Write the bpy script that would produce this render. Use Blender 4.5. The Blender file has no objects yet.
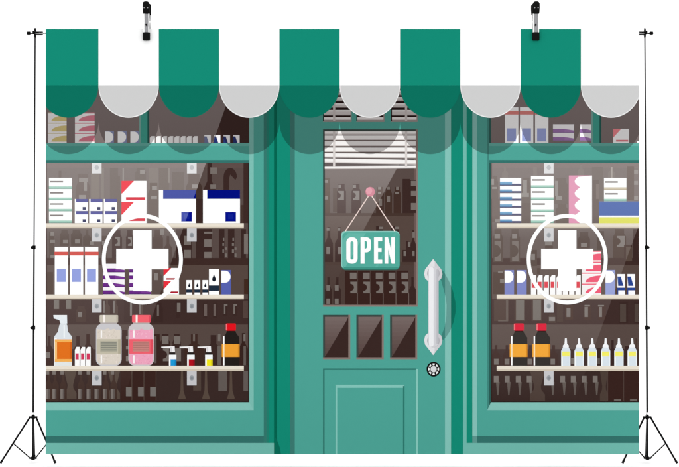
import bpy, math
from mathutils import Vector

# ------------------------------------------------------------------ camera, world, lamps, exposure
C = bpy.context.scene
COL = C.collection
S = 0.0036                      # metres per photograph pixel on the cloth
FLOOR_PX = 464.5                # row of the floor under the stands
DIST = 6.0
CAM_Z = (FLOOR_PX - 233.5) * S
cam = bpy.data.cameras.new('camera')
cam.sensor_width = 36.0
cam.lens = 36.0 * DIST / (679 * S)
cam.clip_start = 0.1
cam.clip_end = 400
cam_o = bpy.data.objects.new('camera', cam)
cam_o.location = (0, -DIST, CAM_Z)
cam_o.rotation_euler = (math.radians(90), 0, 0)
COL.objects.link(cam_o)
C.camera = cam_o

w = bpy.data.worlds.new('World')
C.world = w
w.use_nodes = True
bg = w.node_tree.nodes['Background']
bg.inputs['Color'].default_value = (1, 1, 1, 1)        # white studio all round
bg.inputs['Strength'].default_value = 1.32
for sx in (-1, 1):                                      # two big soft lamps added out of view, left and right of the camera
    li = bpy.data.lights.new('added_soft_lamp', 'AREA')
    li.shape = 'RECTANGLE'
    li.size = 2.0
    li.size_y = 2.4
    li.energy = 42
    lo = bpy.data.objects.new('added_soft_lamp', li)
    lo.location = (sx * 4.2, -5.0, 1.35)
    d = Vector((0, 0, .35)) - lo.location
    lo.rotation_euler = d.to_track_quat('-Z', 'Y').to_euler()
    COL.objects.link(lo)
C.view_settings.view_transform = 'Standard'
C.view_settings.look = 'None'
C.view_settings.exposure = 0
C.view_settings.gamma = 1
LIGHT = 1.375                                            # irradiance level the inks are balanced for

# ------------------------------------------------------------------ materials
def s2l(c):
    return c / 12.92 if c <= 0.04045 else ((c + 0.055) / 1.055) ** 2.4
def hexrgb(h):
    return [int(h[i:i + 2], 16) / 255 for i in (0, 2, 4)]

def nd(nt, typ, **kw):
    n = nt.nodes.new(typ)
    for k, v in kw.items():
        setattr(n, k, v)
    return n
def mth(nt, op, a, b=None, c=None):
    n = nt.nodes.new('ShaderNodeMath')
    n.operation = op
    for i, v in enumerate((a, b, c)):
        if v is None:
            continue
        if isinstance(v, (int, float)):
            n.inputs[i].default_value = v
        else:
            nt.links.new(v, n.inputs[i])
    return n.outputs[0]

SC_X0, SC_W, SC_RY, SC_Y = 38.2, 60.3, 32.6, 85.3         # scallops of the awning
SHADE_Y = SC_Y + 36.2                                     # the artwork's printed drop shade under them
def make_overprint(glass):
    """The artwork's own overprint: a scalloped tint under the printed awning and, on what is
    drawn behind glass, pale diagonal bands.  It is ink on the cloth."""
    g = bpy.data.node_groups.new('overprint_glass' if glass else 'overprint_face', 'ShaderNodeTree')
    g.interface.new_socket('Color', in_out='INPUT', socket_type='NodeSocketColor')
    g.interface.new_socket('Color', in_out='OUTPUT', socket_type='NodeSocketColor')
    gi = g.nodes.new('NodeGroupInput')
    go = g.nodes.new('NodeGroupOutput')
    geo = g.nodes.new('ShaderNodeNewGeometry')
    sp = g.nodes.new('ShaderNodeSeparateXYZ')
    g.links.new(geo.outputs['Position'], sp.inputs[0])
    x = mth(g, 'MULTIPLY_ADD', sp.outputs['X'], 1 / S, 339.5)
    y = mth(g, 'MULTIPLY_ADD', sp.outputs['Z'], -1 / S, FLOOR_PX)
    col = gi.outputs[0]
    def mix(fac, a, b):
        m = g.nodes.new('ShaderNodeMix')
        m.data_type = 'RGBA'
        g.links.new(fac, m.inputs[0])
        for v, i in ((a, 6), (b, 7)):
            if isinstance(v, tuple):
                m.inputs[i].default_value = v
            else:
                g.links.new(v, m.inputs[i])
        return m.outputs[2]
    if glass:
        def ramp(pts, lo, hi):
            r = g.nodes.new('ShaderNodeValToRGB')
            t = mth(g, 'DIVIDE', mth(g, 'SUBTRACT', y, lo), hi - lo)
            g.links.new(t, r.inputs[0])
            e = r.color_ramp.elements
            while len(e) < len(pts):
                e.new(0.5)
            for q, (py, v) in zip(e, sorted(pts)):
                q.position = (py - lo) / (hi - lo)
                q.color = (v, v, v, 1)
            return r.outputs[0]
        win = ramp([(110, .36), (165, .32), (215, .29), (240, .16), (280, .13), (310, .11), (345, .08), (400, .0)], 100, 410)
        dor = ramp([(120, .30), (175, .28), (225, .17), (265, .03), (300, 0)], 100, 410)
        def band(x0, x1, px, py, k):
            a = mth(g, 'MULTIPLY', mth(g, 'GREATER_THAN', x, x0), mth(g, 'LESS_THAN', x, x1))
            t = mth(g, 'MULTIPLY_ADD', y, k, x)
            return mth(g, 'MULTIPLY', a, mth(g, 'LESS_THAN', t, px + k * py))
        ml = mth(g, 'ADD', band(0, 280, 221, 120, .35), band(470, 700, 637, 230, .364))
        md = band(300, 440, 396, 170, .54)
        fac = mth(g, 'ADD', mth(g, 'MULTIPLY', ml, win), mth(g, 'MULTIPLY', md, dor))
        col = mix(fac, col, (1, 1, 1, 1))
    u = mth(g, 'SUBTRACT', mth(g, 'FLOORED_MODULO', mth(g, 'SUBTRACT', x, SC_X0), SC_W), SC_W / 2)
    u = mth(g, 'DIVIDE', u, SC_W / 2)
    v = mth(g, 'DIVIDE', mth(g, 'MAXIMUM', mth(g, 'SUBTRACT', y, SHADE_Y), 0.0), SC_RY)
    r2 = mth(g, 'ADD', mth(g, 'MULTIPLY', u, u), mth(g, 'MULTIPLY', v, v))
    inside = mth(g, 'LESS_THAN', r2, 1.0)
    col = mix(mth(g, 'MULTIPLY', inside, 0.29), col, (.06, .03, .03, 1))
    # artwork values (display space) -> reflectance
    a = g.nodes.new('ShaderNodeVectorMath'); a.operation = 'ADD'
    g.links.new(col, a.inputs[0]); a.inputs[1].default_value = (.055,) * 3
    b = g.nodes.new('ShaderNodeVectorMath'); b.operation = 'SCALE'
    g.links.new(a.outputs[0], b.inputs[0]); b.inputs['Scale'].default_value = 1 / 1.055
    ga = g.nodes.new('ShaderNodeGamma'); ga.inputs[1].default_value = 2.4
    g.links.new(b.outputs[0], ga.inputs[0])
    c = g.nodes.new('ShaderNodeVectorMath'); c.operation = 'SCALE'
    g.links.new(ga.outputs[0], c.inputs[0]); c.inputs['Scale'].default_value = 1 / LIGHT
    g.links.new(c.outputs[0], go.inputs[0])
    return g
OVER = {'f': make_overprint(False), 'g': make_overprint(True)}

INK = {}
def ink(h, mode='p'):
    """matt printing ink: p = plain, f = shop face (awning tint over it), g = drawn behind glass"""
    k = (h, mode)
    if k in INK:
        return INK[k]
    m = bpy.data.materials.new('ink_' + h)
    m.use_nodes = True
    nt = m.node_tree
    p = nt.nodes['Principled BSDF']
    p.inputs['Roughness'].default_value = 0.95
    p.inputs['Specular IOR Level'].default_value = 0.0
    rgb = hexrgb(h)
    if mode == 'p':
        p.inputs['Base Color'].default_value = [s2l(c) / LIGHT for c in rgb] + [1]
    else:
        n = nt.nodes.new('ShaderNodeGroup')
        n.node_tree = OVER[mode]
        n.inputs[0].default_value = rgb + [1]
        nt.links.new(n.outputs[0], p.inputs['Base Color'])
    INK[k] = m
    return m

def solid(name, rgb, rough=0.5, metal=0.0, spec=0.5, bump=0.0, scale=200):
    m = bpy.data.materials.new(name)
    m.use_nodes = True
    nt = m.node_tree
    p = nt.nodes['Principled BSDF']
    p.inputs['Roughness'].default_value = rough
    p.inputs['Metallic'].default_value = metal
    p.inputs['Specular IOR Level'].default_value = spec
    no = nd(nt, 'ShaderNodeTexNoise'); no.inputs['Scale'].default_value = scale
    tc = nd(nt, 'ShaderNodeTexCoord'); nt.links.new(tc.outputs['Object'], no.inputs['Vector'])
    cr = nd(nt, 'ShaderNodeValToRGB')
    cr.color_ramp.elements[0].position = .3; cr.color_ramp.elements[1].position = .7
    cr.color_ramp.elements[0].color = [c * .93 for c in rgb] + [1]
    cr.color_ramp.elements[1].color = [min(1, c * 1.04) for c in rgb] + [1]
    nt.links.new(no.outputs['Fac'], cr.inputs[0]); nt.links.new(cr.outputs[0], p.inputs['Base Color'])
    if bump:
        b = nd(nt, 'ShaderNodeBump'); b.inputs['Strength'].default_value = bump; b.inputs['Distance'].default_value = .001
        nt.links.new(no.outputs['Fac'], b.inputs['Height']); nt.links.new(b.outputs[0], p.inputs['Normal'])
    return m
M_FLOOR = solid('white_studio_floor', (.93, .93, .93), .9, spec=0.0, scale=3)
M_CLOTH = solid('white_polyester', (.83, .83, .83), .9, spec=0.0, scale=900)
M_BLACK = solid('black_painted_steel', (.003, .003, .003), .45, spec=.03)
M_TUBE = solid('black_anodised_tube', (.006, .006, .006), .35, spec=.10)
M_STEEL = solid('brushed_steel', (.72, .72, .72), .28, metal=1.0, scale=400)
M_ALU = solid('pale_aluminium', (.86, .86, .86), .35, metal=1.0, scale=400)
M_PLATE = solid('dull_steel_plate', (.26, .26, .27), .35, metal=1.0, scale=300)
M_RUBBER = solid('black_rubber', (.003, .003, .003), .6, spec=.05, bump=.2, scale=900)

# ------------------------------------------------------------------ mesh helpers (3D)
def W(px, py, y=0.0):
    k = (DIST + y) / DIST
    return Vector(((px - 339.5) * S * k, y, CAM_Z + (233.5 - py) * S * k))

class MB:
    def __init__(s): s.v = []; s.f = []
    def box(s, c, d):
        x, y, z = c; a, b, e = d[0] / 2, d[1] / 2, d[2] / 2
        o = len(s.v)
        s.v += [(x + i * a, y + j * b, z + k * e) for i in (-1, 1) for j in (-1, 1) for k in (-1, 1)]
        for q in ((0, 1, 3, 2), (4, 6, 7, 5), (0, 4, 5, 1), (2, 3, 7, 6), (0, 2, 6, 4), (1, 5, 7, 3)):
            s.f.append([o + i for i in q])
        return s
    def tube(s, pts, rad, n=14):
        pts = [Vector(p) for p in pts]
        if isinstance(rad, (int, float)): rad = [rad] * len(pts)
        o = len(s.v)
        for i, p in enumerate(pts):
            t = (pts[min(i + 1, len(pts) - 1)] - pts[max(i - 1, 0)]).normalized()
            a = t.orthogonal().normalized() if i == 0 else (a - t * a.dot(t)).normalized()
            b = t.cross(a)
            for j in range(n):
                th = 2 * math.pi * j / n
                s.v.append(tuple(p + (a * math.cos(th) + b * math.sin(th)) * rad[i]))
        for i in range(len(pts) - 1):
            for j in range(n):
                s.f.append([o + i * n + j, o + i * n + (j + 1) % n, o + (i + 1) * n + (j + 1) % n, o + (i + 1) * n + j])
        s.f.append([o + j for j in range(n)][::-1])
        s.f.append([o + (len(pts) - 1) * n + j for j in range(n)])
        return s
    def sheet(s, prof, x0, x1, thick):
        """a bent strip: profile of (y, z) points swept from x0 to x1, with thickness"""
        n = len(prof)
        P = [Vector((0, a, b)) for a, b in prof]
        nor = []
        for i in range(n):
            t = (P[min(i + 1, n - 1)] - P[max(i - 1, 0)]).normalized()
            nor.append(Vector((0, -t.z, t.y)) * thick / 2)
        loop = [P[i] + nor[i] for i in range(n)] + [P[i] - nor[i] for i in reversed(range(n))]
        o = len(s.v); m = len(loop)
        for x in (x0, x1):
            s.v += [(x, q.y, q.z) for q in loop]
        for i in range(m):
            j = (i + 1) % m
            s.f.append([o + i, o + j, o + m + j, o + m + i])
        for i in range(n - 1):
            s.f.append([o + i, o + i + 1, o + m - 2 - i, o + m - 1 - i][::-1])
            s.f.append([o + m + i, o + m + i + 1, o + m + m - 2 - i, o + m + m - 1 - i])
        return s
    def build(s, name, mat, parent=None, org=None, smooth=True, bevel=0.0):
        org = Vector(org) if org is not None else (parent['_o'] if False else Vector((0, 0, 0)))
        me = bpy.data.meshes.new(name)
        me.from_pydata([tuple(Vector(v) - org) for v in s.v], [], s.f)
        me.materials.append(mat)
        if smooth:
            for p in me.polygons: p.use_smooth = len(p.vertices) == 4
        o = bpy.data.objects.new(name, me)
        COL.objects.link(o)
        place(o, org, parent)
        if bevel:
            bv = o.modifiers.new('edge', 'BEVEL'); bv.width = bevel; bv.segments = 3; bv.limit_method = 'ANGLE'
        return o

ORG = {}
def place(o, org, parent):
    org = Vector(org)
    ORG[o.name] = org
    if parent is not None:
        o.parent = parent
        o.location = org - ORG[parent.name]
    else:
        o.location = org
def tag(o, label, cat, group=None, kind=None):
    if label: o['label'] = label
    if cat: o['category'] = cat
    if group: o['group'] = group
    if kind: o['kind'] = kind
    return o
def empty(name, loc):
    o = bpy.data.objects.new(name, None)
    o.empty_display_size = .05
    COL.objects.link(o)
    place(o, loc, None)
    return o

# ------------------------------------------------------------------ the floor
fl = bpy.data.meshes.new('floor')
fl.from_pydata([(-60, -60, 0), (60, -60, 0), (60, 60, 0), (-60, 60, 0)], [], [[0, 1, 2, 3]])
fl.materials.append(M_FLOOR)
fo = bpy.data.objects.new('floor', fl); COL.objects.link(fo); fo['kind'] = 'structure'

# ------------------------------------------------------------------ the printed cloth
CX0, CX1, CY0, CY1 = 45.6, 639.0, 29.0, 454.2
mb = MB()
a, b = W(CX0, CY0), W(CX1, CY1)
zt, zb = a.z, b.z
prof = [(0.0006, zb)] + [(0.0006, zb + (zt - .004 - zb) * i / 6) for i in range(1, 7)]
for i in range(1, 9):                                     # the hem turned over the crossbar
    th = math.pi * i / 8
    prof.append((0.0006 + .010 * (1 - math.cos(th)) / 1.0, zt - .004 + .0042 * math.sin(th)))
prof.append((0.0206, zt - .05))
mb.sheet(prof, a.x, b.x, 0.001)
backdrop = mb.build('printed_banner', M_CLOTH, None, (0, 0, zb), smooth=False)
tag(backdrop, 'wide fabric backdrop printed with a green pharmacy shop front under a striped scalloped awning', 'banner')

# ------------------------------------------------------------------ printed artwork: every figure is a flat layer of ink on the cloth
LAYER = 6e-5
STACK = []
class Fig:
    def __init__(s, name, parent=None, label=None):
        s.name = name; s.parent = parent or backdrop; s.label = label
        s.v = []; s.f = []; s.m = []; s.mats = []
    def _mat(s, m):
        if m not in s.mats: s.mats.append(m)
        return s.mats.index(m)
    def _level(s, pts):
        x0 = min(p[0] for p in pts) + .02; x1 = max(p[0] for p in pts) - .02
        y0 = min(p[1] for p in pts) + .02; y1 = max(p[1] for p in pts) - .02
        L = 0
        for q in STACK:
            if q[4] >= L and q[0] < x1 and q[1] > x0 and q[2] < y1 and q[3] > y0: L = q[4] + 1
        STACK.append((x0, x1, y0, y1, L))
        return -(L + 2) * LAYER
    def poly(s, pts, m):
        pts = [(min(max(p[0], CX0), CX1), min(p[1], CY1)) for p in pts]
        y = s._level(pts); o = len(s.v)
        s.v += [W(p[0], p[1], 0) + Vector((0, y, 0)) for p in pts]
        ar = sum(pts[i][0] * pts[(i + 1) % len(pts)][1] - pts[(i + 1) % len(pts)][0] * pts[i][1] for i in range(len(pts)))
        idx = [o + i for i in range(len(pts))]
        s.f.append(idx[::-1] if ar > 0 else idx); s.m.append(s._mat(m))
        return s
    def rect(s, x0, y0, x1, y1, m): return s.poly([(x0, y0), (x1, y0), (x1, y1), (x0, y1)], m)
    def rrect(s, x0, y0, x1, y1, r, m, n=5): return s.poly(rr(x0, y0, x1, y1, r, n), m)
    def ell(s, cx, cy, rx, ry, m, a0=0, a1=360, n=36):
        full = abs(a1 - a0) >= 360
        k = n if full else n + 1
        return s.poly([(cx + rx * math.cos(math.radians(a0 + (a1 - a0) * i / n)),
                        cy + ry * math.sin(math.radians(a0 + (a1 - a0) * i / n))) for i in range(k)], m)
    def ring(s, outer, inner, m):
        y = s._level(outer); o = len(s.v); n = len(outer)
        for L in (outer, inner): s.v += [W(min(max(p[0], CX0), CX1), p[1], 0) + Vector((0, y, 0)) for p in L]
        k = s._mat(m)
        for i in range(n):
            j = (i + 1) % n
            s.f.append([o + i, o + n + i, o + n + j, o + j]); s.m.append(k)
        return s
    def line(s, x0, y0, x1, y1, wd, m):
        dx, dy = x1 - x0, y1 - y0; L = math.hypot(dx, dy); nx, ny = -dy / L * wd / 2, dx / L * wd / 2
        return s.poly([(x0 + nx, y0 + ny), (x1 + nx, y1 + ny), (x1 - nx, y1 - ny), (x0 - nx, y0 - ny)], m)
    def build(s):
        me = bpy.data.meshes.new(s.name)
        n = len(s.v)
        c = Vector([(min(v[i] for v in s.v) + max(v[i] for v in s.v)) / 2 for i in range(3)])
        me.from_pydata([tuple(v - c) for v in s.v], [], s.f)
        for m in s.mats: me.materials.append(m)
        me.polygons.foreach_set('material_index', s.m)
        o = bpy.data.objects.new(s.name, me); COL.objects.link(o)
        place(o, c, s.parent)
        if s.label: o['label'] = s.label
        return o
def rr(x0, y0, x1, y1, r, n=5):
    P = []
    for cx, cy, a in ((x1 - r, y1 - r, 0), (x0 + r, y1 - r, 90), (x0 + r, y0 + r, 180), (x1 - r, y0 + r, 270)):
        for i in range(n + 1):
            t = math.radians(a + 90 * i / n); P.append((cx + r * math.cos(t), cy + r * math.sin(t)))
    return P
def ellpts(cx, cy, rx, ry, n=64):
    return [(cx + rx * math.cos(2 * math.pi * i / n), cy + ry * math.sin(2 * math.pi * i / n)) for i in range(n)]
def clip(pts, x0, x1):
    for lim, sgn in ((x0, 1), (x1, -1)):
        out = []
        for i, p in enumerate(pts):
            q = pts[(i + 1) % len(pts)]
            pi, qi = sgn * (p[0] - lim) >= 0, sgn * (q[0] - lim) >= 0
            if pi: out.append(p)
            if pi != qi:
                t = (lim - p[0]) / (q[0] - p[0]); out.append((lim, p[1] + t * (q[1] - p[1])))
        pts = out
    return pts

# shop-face inks
GR, FACE, LITE, SILL, DARK, DEEP = '148A74', '4EA396', '83C1B7', '70B7AB', '34716A', '05644F'
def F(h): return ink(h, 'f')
def G(h): return ink(h, 'g')
WALL, SIL, HAZY, DIMW = '574945', '3A2825', '756C67', '4A3A34'

# --- shop wall: pilasters either side of the door
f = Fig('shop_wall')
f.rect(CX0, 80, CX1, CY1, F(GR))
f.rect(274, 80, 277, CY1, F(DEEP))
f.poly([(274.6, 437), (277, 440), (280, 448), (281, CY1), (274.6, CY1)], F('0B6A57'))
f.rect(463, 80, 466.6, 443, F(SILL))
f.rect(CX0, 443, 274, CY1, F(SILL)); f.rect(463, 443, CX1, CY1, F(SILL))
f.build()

# --- display windows
def window(left, label):
    f = Fig('display_window', None, label)
    if left:
        f.rect(CX0, 80, 263.7, 436, F(FACE))
        f.rect(263.7, 80, 266.5, 443, F('34786D')); f.rect(266.5, 80, 269, 443, F('237F6E'))
        f.rect(CX0, 436, 263.7, 443, F(DARK))
    else:
        f.rect(472.4, 80, 477, 436, F('86C1B8')); f.rect(477, 80, CX1, 436, F(FACE))
        f.rect(472.4, 436, 477, 443, F('5E968E')); f.rect(477, 436, CX1, 443, F(DARK))
    o = f.build()
    f = Fig('sill', o)
    if left:
        f.poly([(CX0, 402.2), (249.3, 402.2), (253.7, 410), (CX0, 410)], F(LITE))
        f.poly([(249.3, 80), (253.7, 80), (253.7, 410), (249.3, 402.2)], F('7CBDB2'))
    else:
        f.poly([(491, 402.2), (CX1, 402.2), (CX1, 410), (487.3, 410)], F(LITE))
        f.poly([(487.3, 80), (489.2, 80), (489.2, 406), (487.3, 410)], F('3F857B')); f.poly([(489.2, 80), (491, 80), (491, 402.2), (489.2, 406)], F('2B5A53'))
    f.build()
    x0, x1 = (CX0, 249.3) if left else (491, CX1)
    f = Fig('back_wall', o)                                # what shows through the glass
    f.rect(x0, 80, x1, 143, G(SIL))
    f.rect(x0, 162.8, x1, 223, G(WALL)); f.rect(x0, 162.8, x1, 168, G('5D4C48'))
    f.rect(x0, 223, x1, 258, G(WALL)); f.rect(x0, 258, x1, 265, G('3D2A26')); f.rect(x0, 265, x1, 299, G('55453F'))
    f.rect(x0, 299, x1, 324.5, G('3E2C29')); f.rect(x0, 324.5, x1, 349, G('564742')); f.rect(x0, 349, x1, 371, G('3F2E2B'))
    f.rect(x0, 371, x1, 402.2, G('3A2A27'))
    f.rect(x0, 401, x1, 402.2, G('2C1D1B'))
    if left:
        f.rect(CX0, 80, CX0 + 1.4, 402, G('33211E')); f.rect(248, 162.8, 249.3, 402, G('2E2422'))
    else:
        f.rect(491, 162.8, 492, 402, G('33211E'))
    f.build()
    return o, x0, x1
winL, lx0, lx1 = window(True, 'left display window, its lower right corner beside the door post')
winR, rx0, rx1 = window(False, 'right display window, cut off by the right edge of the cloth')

# dim stock drawn far behind the glass
def sil(win, kind, x0, y0, x1, y1, c=SIL, marks=(), mode='g'):
    K = lambda h: ink(h, mode)
    cx, wd, ht = (x0 + x1) / 2, x1 - x0, y1 - y0
    f = Fig('bottle_silhouette' if kind != 'box' else 'box_silhouette', win)
    if kind == 'bottle':
        n = wd * .17; a = y0 + ht * .3; b2 = y0 + ht * .46
        f.poly([(cx - n, y0), (cx + n, y0), (cx + n, a), (cx + n * 1.7, a + ht * .06), (x1, b2), (x1, y1), (x0, y1), (x0, b2), (cx - n * 1.7, a + ht * .06), (cx - n, a)], K(c))
    elif kind == 'jar':
        f.poly([(x0 + wd * .15, y0), (x1 - wd * .15, y0), (x1 - wd * .15, y0 + ht * .16), (x1, y0 + ht * .26), (x1, y1), (x0, y1), (x0, y0 + ht * .26), (x0 + wd * .15, y0 + ht * .16)], K(c))
    elif kind == 'vase':
        f.poly([(x0, y0), (x1, y0), (cx + wd * .22, y0 + ht * .5), (cx + wd * .25, y0 + ht * .62), (x1, y0 + ht * .78), (x1, y1), (x0, y1), (x0, y0 + ht * .78), (cx - wd * .25, y0 + ht * .62), (cx - wd * .22, y0 + ht * .5)], K(c))
    elif kind == 'funnel':
        f.poly([(cx - 1, y0), (cx + 1, y0), (cx + 1.5, y0 + ht * .7), (x1, y1 - 1.5), (x1, y1), (x0, y1), (x0, y1 - 1.5), (cx - 1.5, y0 + ht * .7)], K(c))
    elif kind == 'spindle':
        f.poly([(x0, y0), (x1, y0), (cx + .6, y1), (cx - .6, y1)], K(c))
    elif kind == 'arch':
        o = [(x0, y1)] + [(cx - wd / 2 * math.cos(t), y0 + ht * .42 - ht * .42 * math.sin(t)) for t in [math.pi * i / 10 for i in range(11)]]
        o += [(x1 - wd * .12, y0 + ht * .55), (x1 - wd * .38, y0 + ht * .38)]
        o += [(cx, y0 + ht * .3), (x0 + wd * .42, y0 + ht * .5), (x0 + wd * .42, y1)]
        f.poly(o, K(c))
    else:
        f.rect(x0, y0, x1, y1, K(c))
    for q in marks:
        h = q[4] if len(q) > 4 else HAZY
        if len(q) > 5:                                     # a label with a round bite out of its left side
            m = (q[1] + q[3]) / 2; r = (q[3] - q[1]) * .32
            f.poly([(q[0], q[1]), (q[2], q[1]), (q[2], q[3]), (q[0], q[3])] + [(q[0] + r * math.sin(math.pi * i / 8), m + r * math.cos(math.pi * i / 8)) for i in range(9)], K(h))
        else:
            f.rect(*q[:4], K(h))
    f.build()

# left window, top bay
for args in [
    ('bottle', 56, 171, 64, 222, DIMW), ('jar', 76, 174, 90, 223, '4D3D38', [(79, 178, 88, 182), (79, 195, 86, 199), (84, 182, 87, 191)]),
    ('box', 91, 170, 99, 223, '61544C'), ('box', 101, 168, 104, 200, '62564F'), ('box', 110, 168, 118, 200, '4C3E38'),
    ('bottle', 114, 176, 123, 223, '4C3D37', [(122.5, 168, 124, 181)]), ('jar', 135, 168, 146, 186, '4D3F39', [(140, 170, 145, 174)]),
    ('box', 149, 168, 158, 195, '5F524B'), ('jar', 148, 183, 159, 223, '46362F', [(152, 186, 157, 190), (151, 196, 157, 199)]),
    ('box', 159, 168, 169, 190, '4E4039', [(168, 168, 170, 183, '6B6059')]), ('box', 172, 172, 184, 190, '4B3D37'),
    ('jar', 186, 174, 202, 223, '43332D', [(192, 184.5, 198, 188.5)]), ('bottle', 203, 163, 216, 223, SIL, [(210.3, 167.5, 217, 174), (210.3, 184.6, 216, 189)]),
    ('arch', 223.5, 168, 237, 190, SIL), ('box', 243.5, 163, 248, 223, '3D2A26'), ('box', 240, 205, 243.5, 223, '45332D'),
    ('box', 197, 199, 203, 223, SIL)]:
    sil(winL, *args)
# left window, second bay
for args in [
    ('box', 49, 232, 54, 258, '4B3C36', [(50.5, 232, 54, 236), (50, 240, 55, 243), (50.5, 255, 54, 258)]),
    ('jar', 60, 230, 69, 246, '4A3B35', [(63, 240, 68, 243.5)]), ('jar', 71, 230, 82, 246, '473832', [(75, 239.5, 80, 243.5)]),
    ('bottle', 83, 230, 91, 246, '4A3B35', [(90, 241, 94, 245)]), ('box', 101, 236, 107, 258, '4A3A34', [(102, 241, 105.5, 245)]),
    ('jar', 112, 230, 122, 258, SIL, [(115, 237, 120, 246, HAZY, 1)]), ('jar', 126, 230, 133, 258, SIL, [(128, 237, 132, 246, HAZY, 1)]),
    ('jar', 153, 230, 163, 262, '45342F', [(160, 229, 164, 235)]), ('bottle', 164, 236, 172, 262, '43322D'),
    ('box', 176, 229, 183, 258, SIL), ('box', 183, 229, 192, 258, SIL, [(184, 236, 191, 245), (184, 250, 191, 258)]),
    ('box', 196, 229, 204.2, 258, SIL), ('box', 204.2, 229, 212, 258, SIL, [(204.2, 231.6, 212.5, 233.6), (204.2, 239.5, 211.5, 247), (204.2, 252, 211.5, 258)]),
    ('box', 219, 229, 224.5, 258, SIL, [(223, 238, 224.3, 241), (222.5, 243, 224, 246), (225, 247.5, 227, 250), (222.5, 249.5, 224, 253), (225, 253.5, 227, 257)]),
    ('box', 228, 229, 234.5, 258, SIL, [(232.5, 238, 234, 241), (232, 243, 234, 246), (234.5, 247.5, 236.5, 250), (232, 249.5, 234, 253), (234.5, 253.5, 236.5, 257)]),
    ('box', 241, 229, 246, 258, SIL, [(244, 234, 248, 254)]), ('box', 244, 279, 248, 294, '40291F'),
    ('box', 47, 272, 53, 294, '48372F'), ('jar', 125, 265, 129, 294, '46362F'), ('jar', 152, 270, 162, 294, '46352F', [(154, 273, 158, 280)])]:
    sil(winL, *args)
# left window, third bay
for args in [
    ('box', 53.5, 300, 60, 309, '4B3B36', [(54, 300, 59, 309, '716963')]), ('box', 66, 300, 72, 309, '4B3B36', [(66, 300, 71, 309, '716963')]),
    ('jar', 76, 306, 86, 322, '45332E', [(78, 312, 82, 317)]), ('bottle', 104, 300, 110, 314, '4C3B36', [(103, 301, 105, 313)]),
    ('bottle', 113, 300, 118, 314, '4C3B36', [(113, 301, 115, 313)]), ('box', 124, 301, 131, 322, SIL, [(130, 301, 132, 316)]),
    ('box', 139, 301, 143, 316, '4E3E38', [(139, 302, 141, 314)]), ('jar', 154, 303, 163, 322, SIL, [(157, 305, 159, 316, '6A605B')]),
    ('box', 176, 301, 180, 318, SIL, [(177, 303, 180.5, 312)]), ('box', 203, 303, 207, 318, SIL, [(204, 304, 207, 316, '6A5C58')]),
    ('box', 213, 303, 217, 318, SIL, [(213.5, 304, 216, 316, '6A5C58')]), ('box', 223.5, 303, 227, 316, SIL, [(224, 304, 227.5, 306), (224, 304, 225.4, 314)]),
    ('box', 233, 303, 237, 316, SIL, [(233.5, 304, 237, 306), (233.5, 304, 235, 314)]), ('box', 243, 301, 248, 318, '52413C'),
    ('bottle', 45.8, 336, 53, 365, '3C2824', [(46, 352, 50, 358)]), ('jar', 60, 340, 72, 365, '3A2A27'), ('bottle', 73, 336, 83, 365, '3C2824'),
    ('bottle', 83, 334, 93, 365, '3A2622'), ('jar', 121, 330, 128, 365, '3C2824', [(126, 336, 129, 339), (126, 346, 129, 349), (126, 356, 129, 361)]),
    ('jar', 153, 334, 161, 365, '3A2622', [(154.5, 336, 156.5, 363, '5F5450')]),
    ('jar', 160.5, 334, 170, 365, SIL, [(162, 336, 168.6, 344), (163, 348, 169, 361, HAZY, 1)]),
    ('jar', 172.5, 334, 181, 365, SIL, [(174, 336, 180.4, 344), (175, 348, 181, 361)]),
    ('bottle', 184.5, 334, 204, 365, '3E2924', [(193, 334, 195, 341, '6A5F59')]), ('bottle', 205, 335, 222, 365, SIL, [(218, 334, 220.5, 341), (217.5, 346, 221, 365, '685F5A')]),
    ('bottle', 239, 333, 247.8, 365, '36231F', [(243.5, 334, 245.5, 341), (243.5, 346, 246, 365, '625853')])]:
    sil(winL, *args)
# left window, bottom bay
sil(winL, 'vase', 64.2, 371, 76.5, 399, '55473F')
sil(winL, 'vase', 108, 371, 120, 399, '55473F')
for x in (45.8, 52.4, 60.4, 78.2, 86.6, 94.6, 103, 110.8):
    sil(winL, 'bottle', x - .5, 371, x + 6.4, 401, '42302A', [(x, 371, x + 3.4, 374.6), (x, 389, x + 4, 399, '7A716C'), (x + 2.4, 389, x + 4, 399, '5E5450')])
for x in (126, 138, 150.2):
    sil(winL, 'box', x - 5.5, 371, x + 6, 400.6, '392420', [(x, 387, x + 6, 396.2, '756F6B'), (x + 5.6, 371, x + 6.2, 400, '594A42')])
for x0, x1 in ((193.2, 201), (218.4, 227), (243.5, 248)):
    sil(winL, 'box', x0, 371, x1, 391 - (0 if x0 > 200 else .5), '625955' if x0 > 200 else '50423B')
for x in (182, 206, 231):
    sil(winL, 'funnel', x - 3.6, 371, x + 3.6, 399, '57483F')

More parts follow.
